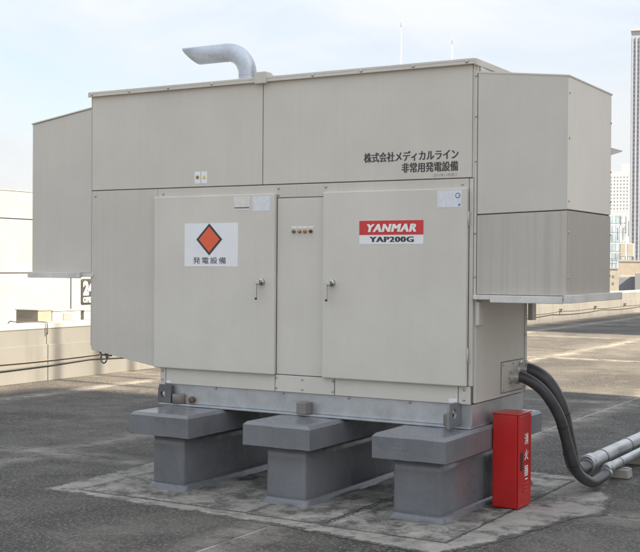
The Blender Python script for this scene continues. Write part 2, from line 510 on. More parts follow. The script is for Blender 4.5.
def text(name, body, mat, parent, face, u0, u1, v0, v1, plane, bold=0.0, shear=0.0, spacing=1.0, line=1.0, thick=0.0012, double=0.0):
    """lettering fitted into the rectangle u0..u1 x v0..v1 of a vertical face
       face 'front' (XZ plane, normal -Y) or 'side' (YZ plane, normal +X); plane = its coordinate"""
    cu = bpy.data.curves.new(name, 'FONT')
    cu.body = body; cu.size = 1.0; cu.offset = bold; cu.shear = shear
    cu.space_character = spacing; cu.space_line = line; cu.align_x = 'LEFT'
    cu.resolution_u = 2
    tmp = bpy.data.objects.new('tmp', cu); COL.objects.link(tmp)
    bpy.context.view_layer.update()
    dg = bpy.context.evaluated_depsgraph_get()
    me = bpy.data.meshes.new_from_object(tmp.evaluated_get(dg))
    bpy.data.objects.remove(tmp); bpy.data.curves.remove(cu)
    me.name = name
    me.materials.clear()
    xs = [v.co.x for v in me.vertices]; ys = [v.co.y for v in me.vertices]
    bx0, bx1, by0, by1 = min(xs), max(xs), min(ys), max(ys)
    for v in me.vertices:
        u = u0 + (v.co.x - bx0) / (bx1 - bx0) * (u1 - u0)
        w = v0 + (v.co.y - by0) / (by1 - by0) * (v1 - v0)
        v.co = (u, plane - thick, w) if face == 'front' else (plane + thick, u, w)
    if double:
        bm = bmesh.new(); bm.from_mesh(me)
        for k_ in (1, 2):
            g_ = bmesh.ops.duplicate(bm, geom=[f for f in bm.faces if f.index < len(me.polygons) and f.index >= 0][:len(me.polygons)] if k_ == 1 else base)
            if k_ == 1: base = [f for f in bm.faces][:len(me.polygons)]
            for v in [e for e in g_['geom'] if isinstance(e, bmesh.types.BMVert)]:
                v.co += Vector((double * k_ / 2, -0.0002 * k_, 0)) if face == 'front' else Vector((0.0002 * k_, double * k_ / 2, 0))
        bm.to_mesh(me); bm.free()
    return link(name, me, parent, mat)

_screw = None
def screw(parent, x, y, z, axis='y', r=0.011, mat='screw'):
    global _screw
    if _screw is None:
        bm = bmesh.new()
        add_tube(bm, [(0, 0, 0), (0, -0.35, 0), (0, -0.6, 0)], 1.0, 8, True, [1.0, 0.85, 0.4])
        bmesh.ops.recalc_face_normals(bm, faces=bm.faces[:])
        _screw = bpy.data.meshes.new('screw'); bm.to_mesh(_screw); bm.free()
        _screw.materials.append(M['screw'])
    o = bpy.data.objects.new('screw', _screw)
    COL.objects.link(o); o.parent = parent
    o.location = (x, y, z); o.scale = (r, r, r)
    if axis == 'x': o.rotation_euler = (0, 0, math.pi / 2)
    return o

# ------------------------------------------------------------------ setting: ground and roof deck
GZ = -20.0
g = box('ground', -3200, 3200, -3200, 3200, GZ - 0.5, GZ, 'ground'); tag(g, 'grey city ground far below the roof', None, None, 'structure')
hb = box('building_base', -7.6, 13.0, -16.0, 46.0, GZ, -0.085, 'grey_wall'); tag(hb, 'building under the roof deck', None, None, 'structure')
deck = box('roof_deck', -7.45, 12.9, -15.9, 45.9, -0.08, -0.0045, 'joint_fill'); tag(deck, 'dark weathered concrete roof deck with pale joints', None, None, 'structure')
PX, PY = 3.35, 6.70
slab_me = None
for i in range(-3, 4):
    for j in range(-5, 14):
        x0, y0 = 0.75 + i * PX, 0.45 + j * PY
        if x0 + PX < -7.2 or x0 > 12.8 or y0 < -15.9 or y0 + PY > 45.9: continue
        if slab_me is None:
            bm = bmesh.new()
            add_box(bm, 0.014, PX - 0.014, 0.014, PY - 0.014, -0.06, 0.0, 0.003)
            bmesh.ops.recalc_face_normals(bm, faces=bm.faces[:])
            slab_me = bpy.data.meshes.new('slab'); bm.to_mesh(slab_me); bm.free()
            slab_me.materials.append(M['deck'])
        s = bpy.data.objects.new('slab', slab_me); COL.objects.link(s); s.parent = deck
        s.location = (x0, y0, random.uniform(-0.002, 0.0))

def jag(pts, step=0.06, amp=0.018):
    out = []
    n = len(pts)
    for i in range(n):
        a, b = Vector(pts[i]), Vector(pts[(i + 1) % n])
        d = b - a; k = max(1, int(d.length / step)); nrm = Vector((-d.y, d.x)).normalized()
        for q in range(k):
            p = a + d * q / k
            if q: p += nrm * random.uniform(-amp, amp)
            out.append((p.x, p.y))
    return out
def worn_sheet(name, poly, z, rim, mat, parent=None, step=0.04, amp=0.015):
    """thin laid sheet: worn outline, inner ring at distance rim carries attribute 1, outline 0"""
    m_ = len(poly)
    P = [Vector(p) for p in poly]
    I = []
    for q in range(m_):                               # mitred inset of every corner
        d0 = (P[q] - P[q - 1]).normalized(); d1 = (P[(q + 1) % m_] - P[q]).normalized()
        n0, n1 = Vector((-d0.y, d0.x)), Vector((-d1.y, d1.x))
        bis = (n0 + n1).normalized()
        I.append(P[q] + bis * rim / max(0.4, bis.dot(n0)))
    out, inn = [], []
    for q in range(m_):
        a, b, c, d = P[q], P[(q + 1) % m_], I[q], I[(q + 1) % m_]
        k = max(1, int((b - a).length / step)); e = (b - a).normalized(); nr = Vector((-e.y, e.x))
        for t_ in range(k):
            o_ = nr * random.uniform(-amp, amp) if t_ else Vector((0, 0))
            p = a + (b - a) * t_ / k + o_
            out.append((p.x, p.y)); inn.append(c + (d - c) * t_ / k)
    n = len(out)
    verts = [(x, y, 0.0002) for x, y in out] + [(x, y, z) for x, y in out] + [(p.x, p.y, z) for p in inn]
    faces = []
    for i in range(n):
        k = (i + 1) % n
        faces.append((i, k, n + k, n + i)); faces.append((n + i, n + k, 2 * n + k, 2 * n + i))
    faces.append(tuple(range(2 * n, 3 * n)))
    me = bpy.data.meshes.new(name); me.from_pydata(verts, [], faces)
    at = me.attributes.new('rim', 'FLOAT', 'POINT')
    at.data.foreach_set('value', [0.0] * (2 * n) + [1.0] * n)
    return link(name, me, parent, mat)
patch = worn_sheet('mortar_patch', [(-1.42, -0.93), (0.8, -1.02), (2.02, -1.20), (2.22, -0.62), (2.32, -0.12), (2.38, 0.20), (2.55, 0.48), (2.44, 0.95), (2.2, 1.85), (-1.55, 1.85)], 0.0016, 0.13, 'patch_edge')
tag(patch, 'pale worn mortar patch on the deck under the concrete piers', None, None, 'structure')
for (a, b, c, d) in ((-1.15, 0.40, -0.79, 1.62), (0.415, 1.02, -0.83, 1.62), (1.035, 1.95, -0.87, 1.62)):
    worn_sheet('infill', [(a, c), (b, c - 0.02), (b, d), (a, d)], 0.0045, 0.05, 'patch', patch, 0.05, 0.006)
# ------------------------------------------------------------------ parapet
par = thing('parapet_wall', 'low sunlit rendered parapet wall with pale coping along the roof edge', 'wall', (-7.2, 0, 0))
par_y = [5.29 + 6.215 * k for k in range(-4, 7)]
low_me = up_me = cop_me = None
L = 6.215
def shared(name, fn, mat):
    bm = bmesh.new(); fn(bm)
    bmesh.ops.recalc_face_normals(bm, faces=bm.faces[:])
    me = bpy.data.meshes.new(name); bm.to_mesh(me); bm.free(); me.materials.append(M[mat]); return me
low_me = shared('wall_panel', lambda bm: add_box(bm, -0.34, 0.0, 0.006, L - 0.006, 0.0, 0.535, 0.008), 'parapet')
up_me = shared('upper_wall_panel', lambda bm: add_box(bm, -0.34, -0.03, 0.006, L - 0.006, 0.53, 0.765, 0.005), 'parapet')
cop_me = shared('coping', lambda bm: add_box(bm, -0.38, -0.015, 0.004, L - 0.004, 0.765, 0.845, 0.012), 'coping')
for y in par_y:
    for nm, me in (('wall_panel', low_me), ('upper_wall_panel', up_me), ('coping', cop_me)):
        o = bpy.data.objects.new(nm, me); COL.objects.link(o); o.parent = par; o.location = (0, y, 0)

def wire(name, label, z0, sag, r, mat, x, step, brackets):
    t = thing(name, label, 'cable', (x, 0, 0))
    pts = []
    y = -15.0
    while y < 45:
        for s in range(6):
            u = s / 6
            pts.append((0.006 * math.sin(y * 1.7 + u), y + u * step, z0 - sag * 4 * u * (1 - u) + 0.012 * math.sin(y * 2.3)))
        y += step
    tube('wire', pts, r, mat, t, 6)
    if brackets:
        bm = bmesh.new()
        add_box(bm, -0.02, 0.05, -0.012, 0.012, -0.012, 0.012)
        add_box(bm, 0.02, 0.05, -0.03, 0.03, -0.04, 0.06)
        add_box(bm, -0.02, 0.09, -0.06, -0.03, 0.045, 0.075)
        bmesh.ops.recalc_face_normals(bm, faces=bm.faces[:])
        me = bpy.data.meshes.new('bracket'); bm.to_mesh(me); bm.free(); me.materials.append(M['wire_tan'])
        y = -15.0
        while y < 45:
            o = bpy.data.objects.new('bracket', me); COL.objects.link(o); o.parent = t
            o.location = (0, y, z0)
            y += step
    return t
wire('conductor_wire', 'thin tan conductor wire on brackets along the parapet face', 0.325, 0.03, 0.008, 'wire_tan', -7.175, 3.6, True)
wire('slack_cable', 'dark slack cable running low along the parapet face', 0.25, 0.05, 0.011, 'wire_dark', -7.178, 5.3, False)
oc = thing('parapet_cable', 'brown cable bent over the parapet coping', 'cable', (-7.2, 5.2, 0.85))
tube('wire', spline([(-0.55, -0.30, -0.25), (-0.45, -0.26, 0.0), (-0.36, -0.22, 0.016), (-0.2, -0.12, 0.016), (0.0, 0.03, 0.012), (0.022, 0.05, -0.05), (0.022, 0.055, -0.14), (0.0, 0.06, -0.17)], 6), 0.009, 'wire_dark', oc, 6)

# ------------------------------------------------------------------ concrete piers
PIERS = [(-0.594, 'left', 'grey coated concrete pier under the end with the low slanted panel'),
         (0.457, 'mid', 'grey coated concrete pier standing between the other two'),
         (1.504, 'right', 'grey coated concrete pier beside the red extinguisher box')]
for k, (cx, _, lab) in enumerate(PIERS):
    t = thing('concrete_pier', lab, 'pier', (cx, 0.4, 0), 'piers under the generator')
    w2 = (0.150, 0.167, 0.180)[k]
    ox = (0.012, 0.020, 0.012)[k]
    cl, crr = {0: (-0.277, 0.277), 1: (-0.281, 0.281), 2: (-0.277, 0.270)}[k]
    bm = bmesh.new()
    add_box(bm, cl, crr, -0.92, 0.92, 0.422, 0.590)
    bmesh.ops.bevel(bm, geom=[e for e in bm.edges if all(v.co.z > 0.58 for v in e.verts)], offset=0.022, segments=1, profile=0.5, affect='EDGES')
    bmesh.ops.subdivide_edges(bm, edges=[e for e in bm.edges if e.calc_length() > 0.3], cuts=5, use_grid_fill=True)
    for v in bm.verts: v.co += Vector((random.uniform(-1, 1), random.uniform(-1, 1), random.uniform(-1, 1))) * 0.002
    from_bm('cap', bm, 'pier', t)
    bm = bmesh.new()
    add_box(bm, -w2 + ox, w2 + ox, -0.82, 0.86, -0.01, 0.424)
    bmesh.ops.bevel(bm, geom=[e for e in bm.edges if abs(e.verts[0].co.z - e.verts[1].co.z) > 0.3], offset=0.03, segments=3, profile=0.5, affect='EDGES')
    bmesh.ops.subdivide_edges(bm, edges=[e for e in bm.edges if e.calc_length() > 0.25], cuts=4, use_grid_fill=True)
    for v in bm.verts: v.co += Vector((random.uniform(-1, 1), random.uniform(-1, 1), 0)) * 0.003
    from_bm('stem', bm, 'pier', t, True)
    # flared waterproofing skirt round the foot
    bm = bmesh.new()
    rings = []
    for (e, z) in ((0.026, 0.003), (0.023, 0.012), (0.015, 0.032), (0.008, 0.046), (-0.02, 0.050)):
        ring = []
        x0, x1, y0, y1 = -w2 + ox - e, w2 + ox + e, -0.82 - e, 0.86 + e
        for (a, b, c, d, m_) in ((x0, y0, x1, y0, 8), (x1, y0, x1, y1, 20), (x1, y1, x0, y1, 8), (x0, y1, x0, y0, 20)):
            for q in range(m_):
                u = q / m_
                ring.append(bm.verts.new((a + (c - a) * u + random.uniform(-1, 1) * (0.006 if e > 0.02 else 0.002), b + (d - b) * u + random.uniform(-1, 1) * (0.006 if e > 0.02 else 0.002), z)))
        rings.append(ring)
    for a, b in zip(rings, rings[1:]):
        n = len(a)
        for q in range(n): bm.faces.new((a[q], a[(q + 1) % n], b[(q + 1) % n], b[q]))
    from_bm('skirt', bm, 'pier', t, True)

# ------------------------------------------------------------------ generator set
G = thing('generator_set', 'large beige enclosed emergency generator with side hoods standing on grey piers', 'generator', (0.0, 0.5, 0.592))
_gchild = []
def gp(o):   # parts are modelled in world coordinates; keep them there under the empty
    o.parent = G
    o.matrix_parent_inverse = Matrix.Translation(-Vector(G.location))
    return o
def gbox(name, x0, x1, y0, y1, z0, z1, mat, bev=0.003): return gp(box(name, x0, x1, y0, y1, z0, z1, mat, None, bev))
def gscrew(x, y, z, axis='y', r=0.011): return gp(screw(None, x, y, z, axis, r))

# core behind the panels (shows only in the joints)
gp(prism('enclosure_core', [(-1.712, 1.03), (-1.03, 0.915), (-0.975, 0.915), (-0.975, 0.765), (1.728, 0.765), (1.728, 3.13), (-1.712, 3.13)], 0.014, 1.02, 'gap'))
# front panels
gbox('upper_panel', -1.722, -0.012, 0.0, 0.02, 2.338, 3.135, 'paint')
gbox('upper_panel', -0.005, 1.722, 0.0, 0.02, 2.338, 3.135, 'paint')
gp(prism('side_front_panel', [(-1.722, 0.998), (-1.026, 0.886), (-1.026, 2.331), (-1.722, 2.331)], 0.0, 0.02, 'paint_streak', None, 'y', 0.003))
gbox('header_panel', -1.023, 1.70, 0.0, 0.02, 2.234, 2.331, 'paint_streak')
gbox('control_panel', 0.1275, 0.5435, 0.001, 0.021, 0.890, 2.229, 'paint_door', 0.003)
gbox('kick_panel', -0.928, 0.112, 0.001, 0.02, 0.758, 0.884, 'paint_door')
gbox('kick_panel', 0.119, 0.634, -0.001, 0.02, 0.758, 0.884, 'paint_door')
gbox('kick_panel', 0.641, 1.628, 0.001, 0.02, 0.758, 0.884, 'paint_door')
gbox('corner_post', -0.987, -0.934, 0.0, 0.03, 0.758, 0.884, 'paint')
gbox('corner_post', 1.634, 1.722, 0.0, 0.03, 0.758, 0.884, 'paint')
gbox('corner_post', 1.704, 1.734, 0.002, 0.03, 0.887, 2.331, 'paint')
gbox('corner_post', 1.7245, 1.738, 0.004, 0.04, 2.334, 3.12, 'paint')
gbox('back_panel', -1.722, 1.735, 1.01, 1.03, 1.03, 3.12, 'paint')
gbox('left_end_panel', -1.724, -1.705, 0.021, 1.009, 1.02, 3.13, 'paint')
gbox('right_end_panel', 1.728, 1.748, 0.032, 1.0, 0.766, 3.12, 'paint')
gbox('corner_post', 1.730, 1.752, 1.002, 1.035, 0.766, 3.12, 'paint')
gp(prism('sloped_underside', [(-1.72, 0.996), (-1.028, 0.884), (-1.028, 0.91), (-1.72, 1.02)], 0.021, 1.0, 'paint_dirty', None, 'y'))
# roof
gbox('roof_sheet', -1.745, 1.748, -0.028, 1.05, 3.140, 3.160, 'paint', 0.004)
gbox('roof_lip', -1.745, 1.748, -0.030, -0.006, 3.119, 3.1395, 'paint', 0.003)
gbox('roof_lip', 1.740, 1.760, -0.024, 1.05, 3.112, 3.157, 'paint', 0.003)
for x in (-1.70, -1.30, -0.90, -0.47, 0.45, 0.86, 1.28, 1.69):
    gscrew(x, -0.030, 3.137, 'y', 0.013)
gbox('ridge_bracket', -0.060, 0.041, -0.048, 0.055, 3.106, 3.197, 'paint_hood', 0.006)
gbox('roof_batten', -0.045, 0.03, 0.057, 1.04, 3.161, 3.186, 'paint', 0.004)
gp(prism('corner_gusset', [(0.06, 3.110), (0.34, 3.095), (0.34, 3.078), (0.06, 3.074)], 1.752, 1.76, 'paint', None, 'x'))

# doors
DY = -0.034
for (x0, x1, hx, nm) in ((-1.032, 0.124, 0.003, 'left'), (0.546, 1.702, 0.622, 'right')):
    d = gbox('door', x0, x1, DY, 0.006, 0.885, 2.266, 'paint_door', 0.009)
    # lever handle (sub-part)
    s = 1 if nm == 'left' else 1
    bm = bmesh.new()
    add_tube(bm, [(hx + 0.012, DY - 0.0, 1.590), (hx + 0.012, DY - 0.018, 1.590), (hx + 0.012, DY - 0.022, 1.590)], 0.026, 16, True, [0.027, 0.025, 0.018])
    add_tube(bm, [(hx + 0.012, DY - 0.02, 1.590), (hx + 0.012, DY - 0.045, 1.590)], 0.013, 12)
    h = bmesh.ops
    add_box(bm, hx - 0.018, hx + 0.022, DY - 0.060, DY - 0.044, 1.572, 1.608, 0.006)
    add_box(bm, hx - 0.016, hx - 0.001, DY - 0.062, DY - 0.046, 1.462, 1.576, 0.005)
    ho = from_bm('handle', bm, 'chrome', d)
    ho.matrix_parent_inverse = Matrix.Identity(4)
    k = box('handle_tip', hx - 0.0155, hx - 0.0015, DY - 0.0625, DY - 0.0455, 1.456, 1.472, 'black', d, 0.002)
    # edge hinges
    hxx = x0 + 0.004 if nm == 'left' else x1 - 0.004
    for hz in (1.10, 2.05):
        sgn = -1 if nm == 'left' else 1
        tube('hinge', [(hxx + sgn * 0.008, DY + 0.018, hz - 0.05), (hxx + sgn * 0.008, DY + 0.018, hz + 0.05)], 0.006, 'paint', d, 8)

# indicator lamps on the control panel
for i, (x, mt) in enumerate(((0.278, 'lamp_green'), (0.329, 'lamp_amber'), (0.376, 'lamp_amber'), (0.427, 'lamp_red'))):
    gp(tube('indicator_lamp', [(x, 0.003, 1.975), (x, -0.012, 1.975), (x, -0.02, 1.975), (x, -0.024, 1.975)], 0.013, mt, None, 14, True, [0.013, 0.013, 0.010, 0.005]))
    gbox('lamp_label', x - 0.022, x + 0.022, -0.0008, 0.002, 2.000, 2.013, 'white_vinyl', 0.0)

for x, z in ((-0.965, 2.289), (0.137, 2.305), (0.137, 2.252), (0.553, 2.305), (0.553, 2.252), (1.652, 2.293), (-1.68, 2.29)):
    gscrew(x, -0.0005, z, 'y', 0.012)
for x, z in ((-0.962, 0.79), (-0.962, 0.86), (0.128, 0.785), (0.128, 0.862), (0.36, 0.785), (0.36, 0.86), (0.625, 0.785), (0.625, 0.862), (1.677, 0.79), (1.677, 0.86)):
    gscrew(x, -0.0015, z, 'y', 0.010)

# right side lower wall: cable entry plate, brackets
gbox('plate_gasket', 1.7472, 1.7495, 0.504, 0.960, 0.790, 1.023, 'gap', 0.0)  # dark sheet standing in for the shadow gap round the plate
pl = gbox('cable_entry_plate', 1.7475, 1.757, 0.512, 0.952, 0.797, 1.016, 'paint_hood', 0.002)
for (y, z) in ((0.53, 0.815), (0.53, 0.998), (0.73, 1.0), (0.935, 0.998), (0.935, 0.815)):
    gscrew(1.757, y, z, 'x', 0.010)
gbox('support_bracket', 1.7485, 1.775, 0.02, 0.105, 1.31, 1.475, 'paint_hood', 0.003)
gbox('support_bracket', 1.7525, 1.79, 1.04, 1.13, 1.31, 1.475, 'paint_dirty', 0.003)
gbox('side_seam', 1.7483, 1.7545, 0.985, 1.0, 0.77, 1.50, 'paint_hood', 0.002)
for z in (1.44, 1.20, 0.9): gscrew(1.7545, 0.992, z, 'x', 0.009)

# ---- right hood
HX0, HX1 = 1.7385, 2.408
gp(prism('hood_core', [(HX0 + 0.03, 1.53), (HX1 - 0.012, 1.53), (HX1 - 0.012, 2.985), (HX0 + 0.03, 3.055)], 0.018, 0.985, 'gap'))
gp(prism('hood_front_panel', [(HX0 + 0.022, 2.082), (HX1 - 0.006, 2.103), (HX1 - 0.006, 2.992), (HX0 + 0.022, 3.066)], 0.006, 0.022, 'paint_hood', None, 'y', 0.003))
gp(prism('hood_front_panel', [(HX0 + 0.022, 1.527), (HX1 - 0.006, 1.527), (HX1 - 0.006, 2.095), (HX0 + 0.022, 2.074)], 0.006, 0.022, 'paint_dirty', None, 'y', 0.003))
gp(prism('hood_edge_strip', [(HX0, 1.50), (HX0 + 0.018, 1.50), (HX0 + 0.018, 3.068), (HX0, 3.070)], 0.002, 0.03, 'paint_hood', None, 'y', 0.002))
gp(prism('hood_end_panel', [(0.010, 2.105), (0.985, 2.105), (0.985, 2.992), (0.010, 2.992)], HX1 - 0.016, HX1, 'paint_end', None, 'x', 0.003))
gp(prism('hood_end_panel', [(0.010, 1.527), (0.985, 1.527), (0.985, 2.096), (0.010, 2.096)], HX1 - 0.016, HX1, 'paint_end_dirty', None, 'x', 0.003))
gp(prism('hood_roof', [(HX0, 3.058), (HX1 + 0.004, 2.985), (HX1 + 0.004, 2.997), (HX0, 3.072)], 0.003, 1.0, 'paint', None, 'y', 0.002))
gbox('hood_back', HX0 + 0.02, HX1 - 0.02, 0.986, 1.0, 1.53, 2.97, 'paint')
for z in (1.65, 1.95, 2.16, 2.58, 2.88): gscrew(HX1, 0.025, z, 'x', 0.010)
for z in (1.66, 1.96, 2.2, 2.42, 2.78): gscrew(HX1, 0.975, z, 'x', 0.010)
for z in (1.65, 1.95, 2.45, 2.76, 3.04): gscrew(HX0 + 0.01, 0.002, z, 'y', 0.010)
# rear rain visor of the hood: thin wedge
gp(prism('rear_visor', [(1.001, 2.548), (1.001, 2.602), (1.29, 2.605), (1.29, 2.598)], 1.80, 2.405, 'paint', None, 'x'))
# drip tray
tr = gbox('drip_tray', 1.745, 2.425, -0.022, 1.15, 1.492, 1.524, 'tray', 0.003)
gbox('tray_lip', 1.878, 2.392, -0.040, -0.023, 1.474, 1.523, 'tray', 0.003)
gbox('tray_lip', 2.396, 2.446, -0.036, 0.30, 1.4785, 1.533, 'tray', 0.003)
gbox('tray_lip', 2.398, 2.444, 0.303, 1.185, 1.480, 1.535, 'tray', 0.003)

# ---- left hood
LX0, LX1 = -2.402, -1.727
gp(prism('hood_shell', [(LX0, 1.642), (LX1, 1.642), (LX1, 3.026), (LX0, 2.926)], 0.004, 0.99, 'paint_hood', None, 'y', 0.004))
gp(prism('hood_roof', [(LX0 - 0.006, 2.928), (LX1, 3.0275), (LX1, 3.038), (LX0 - 0.006, 2.938)], -0.004, 1.0, 'paint', None, 'y'))
gbox('drip_tray', -2.38, -1.70, -0.010, 1.05, 1.610, 1.6405, 'tray', 0.003)
tl = gbox('tray_lip', -2.418, -1.822, -0.036, -0.012, 1.598, 1.648, 'tray', 0.004)
gp(box('tray_lip', -2.420, -2.384, -0.010, 1.05, 1.600, 1.646, 'tray', None, 0.003))
gbox('edge_trim', -1.7268, -1.7225, -0.002, 0.02, 1.03, 3.12, 'paint_streak', 0.0)

# ---- eyelet hanging below the slanted panel
bm = bmesh.new()
ringp = [(-1.60 + 0.032 * math.cos(a), 0.02, 0.925 + 0.036 * math.sin(a)) for a in [2 * math.pi * q / 14 for q in range(15)]]
add_tube(bm, ringp, 0.007, 6)
add_tube(bm, [(-1.66, 0.03, 0.985), (-1.62, 0.02, 0.96), (-1.57, 0.02, 0.95), (-1.52, 0.03, 0.955)], 0.007, 6)
gp(from_bm('eyelet', bm, 'steel_dark', None, True))

# ---- exhaust pipe with mitred outlet
bm = bmesh.new()
cx, cy, R_, r_ = -0.521, 0.55, 0.205, 0.076
path = [(cx, cy, 3.162), (cx, cy, 3.25), (cx, cy, 3.292)]
for q in range(1, 13):
    a = math.pi / 2 * q / 12
    path.append((cx - R_ + R_ * math.cos(a), cy, 3.292 + R_ * math.sin(a)))
path.append((cx - R_ - 0.15, cy, 3.292 + R_))
path.append((-1.10, cy, 3.292 + R_))
NS = 28
outer = add_tube(bm, path, r_, NS, False)
inner = add_tube(bm, path[3:], r_ - 0.006, NS, False)
zc = 3.292 + R_
for ring, rr in ((outer[-1], r_), (inner[-1], r_ - 0.006)):
    for v in ring: v.co.x = -1.10 - 0.085 * (v.co.z - zc) / r_
for k in range(NS):
    bm.faces.new((outer[-1][k], outer[-1][(k + 1) % NS], inner[-1][(k + 1) % NS], inner[-1][k]))
gp(from_bm('exhaust_pipe', bm, 'stack', None, True))
gp(tube('pipe_collar', [(cx, cy, 3.16), (cx, cy, 3.185), (cx, cy, 3.19)], 0.1, 'stack', None, 24, True, [0.115, 0.112, 0.08]))
gp(tube('weld_ring', [(cx, cy, 3.284), (cx, cy, 3.288), (cx, cy, 3.292)], 0.079, 'stack', None, 24, True, [0.0765, 0.0785, 0.0765]))
gp(tube('weld_ring', [(cx - R_ - 0.002, cy, zc), (cx - R_ - 0.006, cy, zc), (cx - R_ - 0.010, cy, zc)], 0.079, 'stack', None, 24, True, [0.0765, 0.0785, 0.0765]))

# ---- skid
sk = gbox('skid_frame', -0.955, 1.730, 0.018, 1.015, 0.606, 0.757, 'galv', 0.003)
gbox('skid_flange', -0.965, 1.742, -0.042, 1.04, 0.5925, 0.605, 'galv', 0.002)
for x in (-0.45, 0.18, 0.75, 1.25): gscrew(x, 0.016, 0.745, 'y', 0.012)
def lug(name, poly_c, hole_c, hr, a0, a1, axis, mat):
    bm = bmesh.new()
    n = 16
    (u0, v0, u1, v1) = poly_c
    hc = Vector(hole_c)
    outer = []
    for k in range(n):
        a = 2 * math.pi * (k + 0.5) / n
        d = Vector((math.cos(a), math.sin(a)))
        ts = []
        if d.x > 1e-6: ts.append((u1 - hc.x) / d.x)
        if d.x < -1e-6: ts.append((u0 - hc.x) / d.x)
        if d.y > 1e-6: ts.append((v1 - hc.y) / d.y)
        if d.y < -1e-6: ts.append((v0 - hc.y) / d.y)
        outer.append(hc + d * min(t for t in ts if t > 0))
    for c in ((u0, v0), (u0, v1 - 0.012), (u0 + 0.012, v1), (u1 - 0.012, v1), (u1, v1 - 0.012), (u1, v0)):
        i = min(range(n), key=lambda q: (outer[q] - Vector(c)).length)
        outer[i] = Vector(c)
    inner = [hc + Vector((math.cos(2 * math.pi * (k + 0.5) / n), math.sin(2 * math.pi * (k + 0.5) / n))) * hr for k in range(n)]
    def P(p, a): return (p.x, a, p.y) if axis == 'y' else (a, p.x, p.y)
    O0 = [bm.verts.new(P(p, a0)) for p in outer]; O1 = [bm.verts.new(P(p, a1)) for p in outer]
    I0 = [bm.verts.new(P(p, a0)) for p in inner]; I1 = [bm.verts.new(P(p, a1)) for p in inner]
    for k in range(n):
        j = (k + 1) % n
        bm.faces.new((O0[k], O0[j], I0[j], I0[k])); bm.faces.new((O1[k], I1[k], I1[j], O1[j]))
        bm.faces.new((O0[k], O1[k], O1[j], O0[j])); bm.faces.new((I0[k], I0[j], I1[j], I1[k]))
    return gp(from_bm(name, bm, mat, None))
lug('lifting_lug', (-0.985, 0.607, -0.855, 0.752), (-0.935, 0.675), 0.024, -0.030, -0.005, 'y', 'steel_dark')
lug('lifting_lug', (-0.19, 0.6065, 0.014, 0.775), (-0.10, 0.70), 0.036, 1.632, 1.650, 'x', 'lug_steel')
gp(tube('stopper_block', [(-0.795, -0.005, 0.6065), (-0.795, -0.005, 0.675), (-0.795, -0.005, 0.681)], 0.05, 'rubber_block', None, 20, True, [0.052, 0.052, 0.046]))
gbox('stopper_block', 0.352, 0.437, -0.075, 0.012, 0.6065, 0.695, 'rubber_block', 0.006)
gbox('stopper_block', 1.548, 1.600, -0.07, 0.012, 0.6065, 0.690, 'rubber_block', 0.006)
gp(tube('bolt', [(-0.672, 0.017, 0.640), (-0.672, -0.01, 0.640), (-0.672, -0.02, 0.640)], 0.026, 'rust', None, 10, True, [0.027, 0.027, 0.012]))
gbox('anchor_plate', 1.655, 1.733, -0.02, 0.014, 0.6065, 0.615, 'galv', 0.001)

# ---- signs and stickers (parts of the machine, lettering as sub-parts)
def sheet(name, x0, x1, z0, z1, mat, plane=DY, t=0.0015):
    return gbox(name, x0, x1, plane - t, plane + 0.001, z0, z1, mat, 0.0)
def sub(o, parent):
    o.parent = parent
    o.matrix_parent_inverse = Matrix.Identity(4)
    return o
sg = sheet('hazard_sign', -0.722, -0.209, 1.706, 2.046, 'white_vinyl')
cxd, czd = -0.482, 1.918
sub(prism('diamond', [(cxd - 0.125, czd), (cxd, czd - 0.126), (cxd + 0.125, czd), (cxd, czd + 0.126)], DY - 0.0025, DY - 0.0012, 'black_print'), sg)
sub(prism('diamond_centre', [(cxd - 0.100, czd), (cxd, czd - 0.101), (cxd + 0.100, czd), (cxd, czd + 0.101)], DY - 0.0035, DY - 0.0022, 'orange_red'), sg)
sub(text('lettering', '発電設備', 'black_print', None, 'front', -0.637, -0.322, 1.727, 1.779, DY - 0.0015, 0.006, 0, 1.28), sg)
bp_ = sheet('brand_plate', 0.858, 1.372, 1.876, 2.046, 'white_vinyl')
sub(box('red_field', 0.858, 1.372, DY - 0.0026, DY - 0.0012, 1.943, 2.046, 'brand_red'), bp_)
sub(text('lettering', 'YANMAR', 'white_print', None, 'front', 0.920, 1.306, 1.964, 2.021, DY - 0.0028, 0.0, 0.22, 1.12, double=0.012), bp_)
sub(text('lettering', 'YAP200G', 'black_print', None, 'front', 0.942, 1.288, 1.891, 1.930, DY - 0.0016, 0.0, 0, 1.10, double=0.010), bp_)
l1 = sheet('notice_sticker', -0.250, -0.104, 2.144, 2.246, 'label_white')
sub(box('black_band', -0.246, -0.108, DY - 0.0024, DY - 0.0012, 2.158, 2.165, 'black_print'), l1)
sheet('notice_sticker', -0.075, 0.085, 2.133, 2.246, 'label_grey')
l3 = sheet('rating_sticker', 1.478, 1.662, 2.130, 2.248, 'label_grey')
sub(tube('seal_mark', [(1.633, DY - 0.0012, 2.212), (1.633, DY - 0.0026, 2.212)], 0.019, 'navy', None, 16, False), l3)
sub(tube('seal_mark', [(1.633, DY - 0.0020, 2.212), (1.633, DY - 0.0034, 2.212)], 0.013, 'label_grey', None, 16, False), l3)
sub(box('blue_mark', 1.637, 1.653, DY - 0.0026, DY - 0.0012, 2.140, 2.155, 'blue'), l3)
a = sheet('warning_sticker', -0.652, -0.598, 2.364, 2.457, 'white_vinyl', 0.0)
sub(tube('symbol', [(-0.625, -0.001, 2.412), (-0.625, -0.0026, 2.412)], 0.016, 'olive', None, 14, False), a)
a = sheet('warning_sticker', -0.586, -0.531, 2.364, 2.457, 'white_vinyl', 0.0)
sub(prism('symbol', [(-0.577, 2.398), (-0.541, 2.398), (-0.559, 2.430)], -0.0028, -0.001, 'yellow'), a)
sheet('maker_tag', -0.925, -0.880, 0.764, 0.785, 'white_vinyl', 0.001)
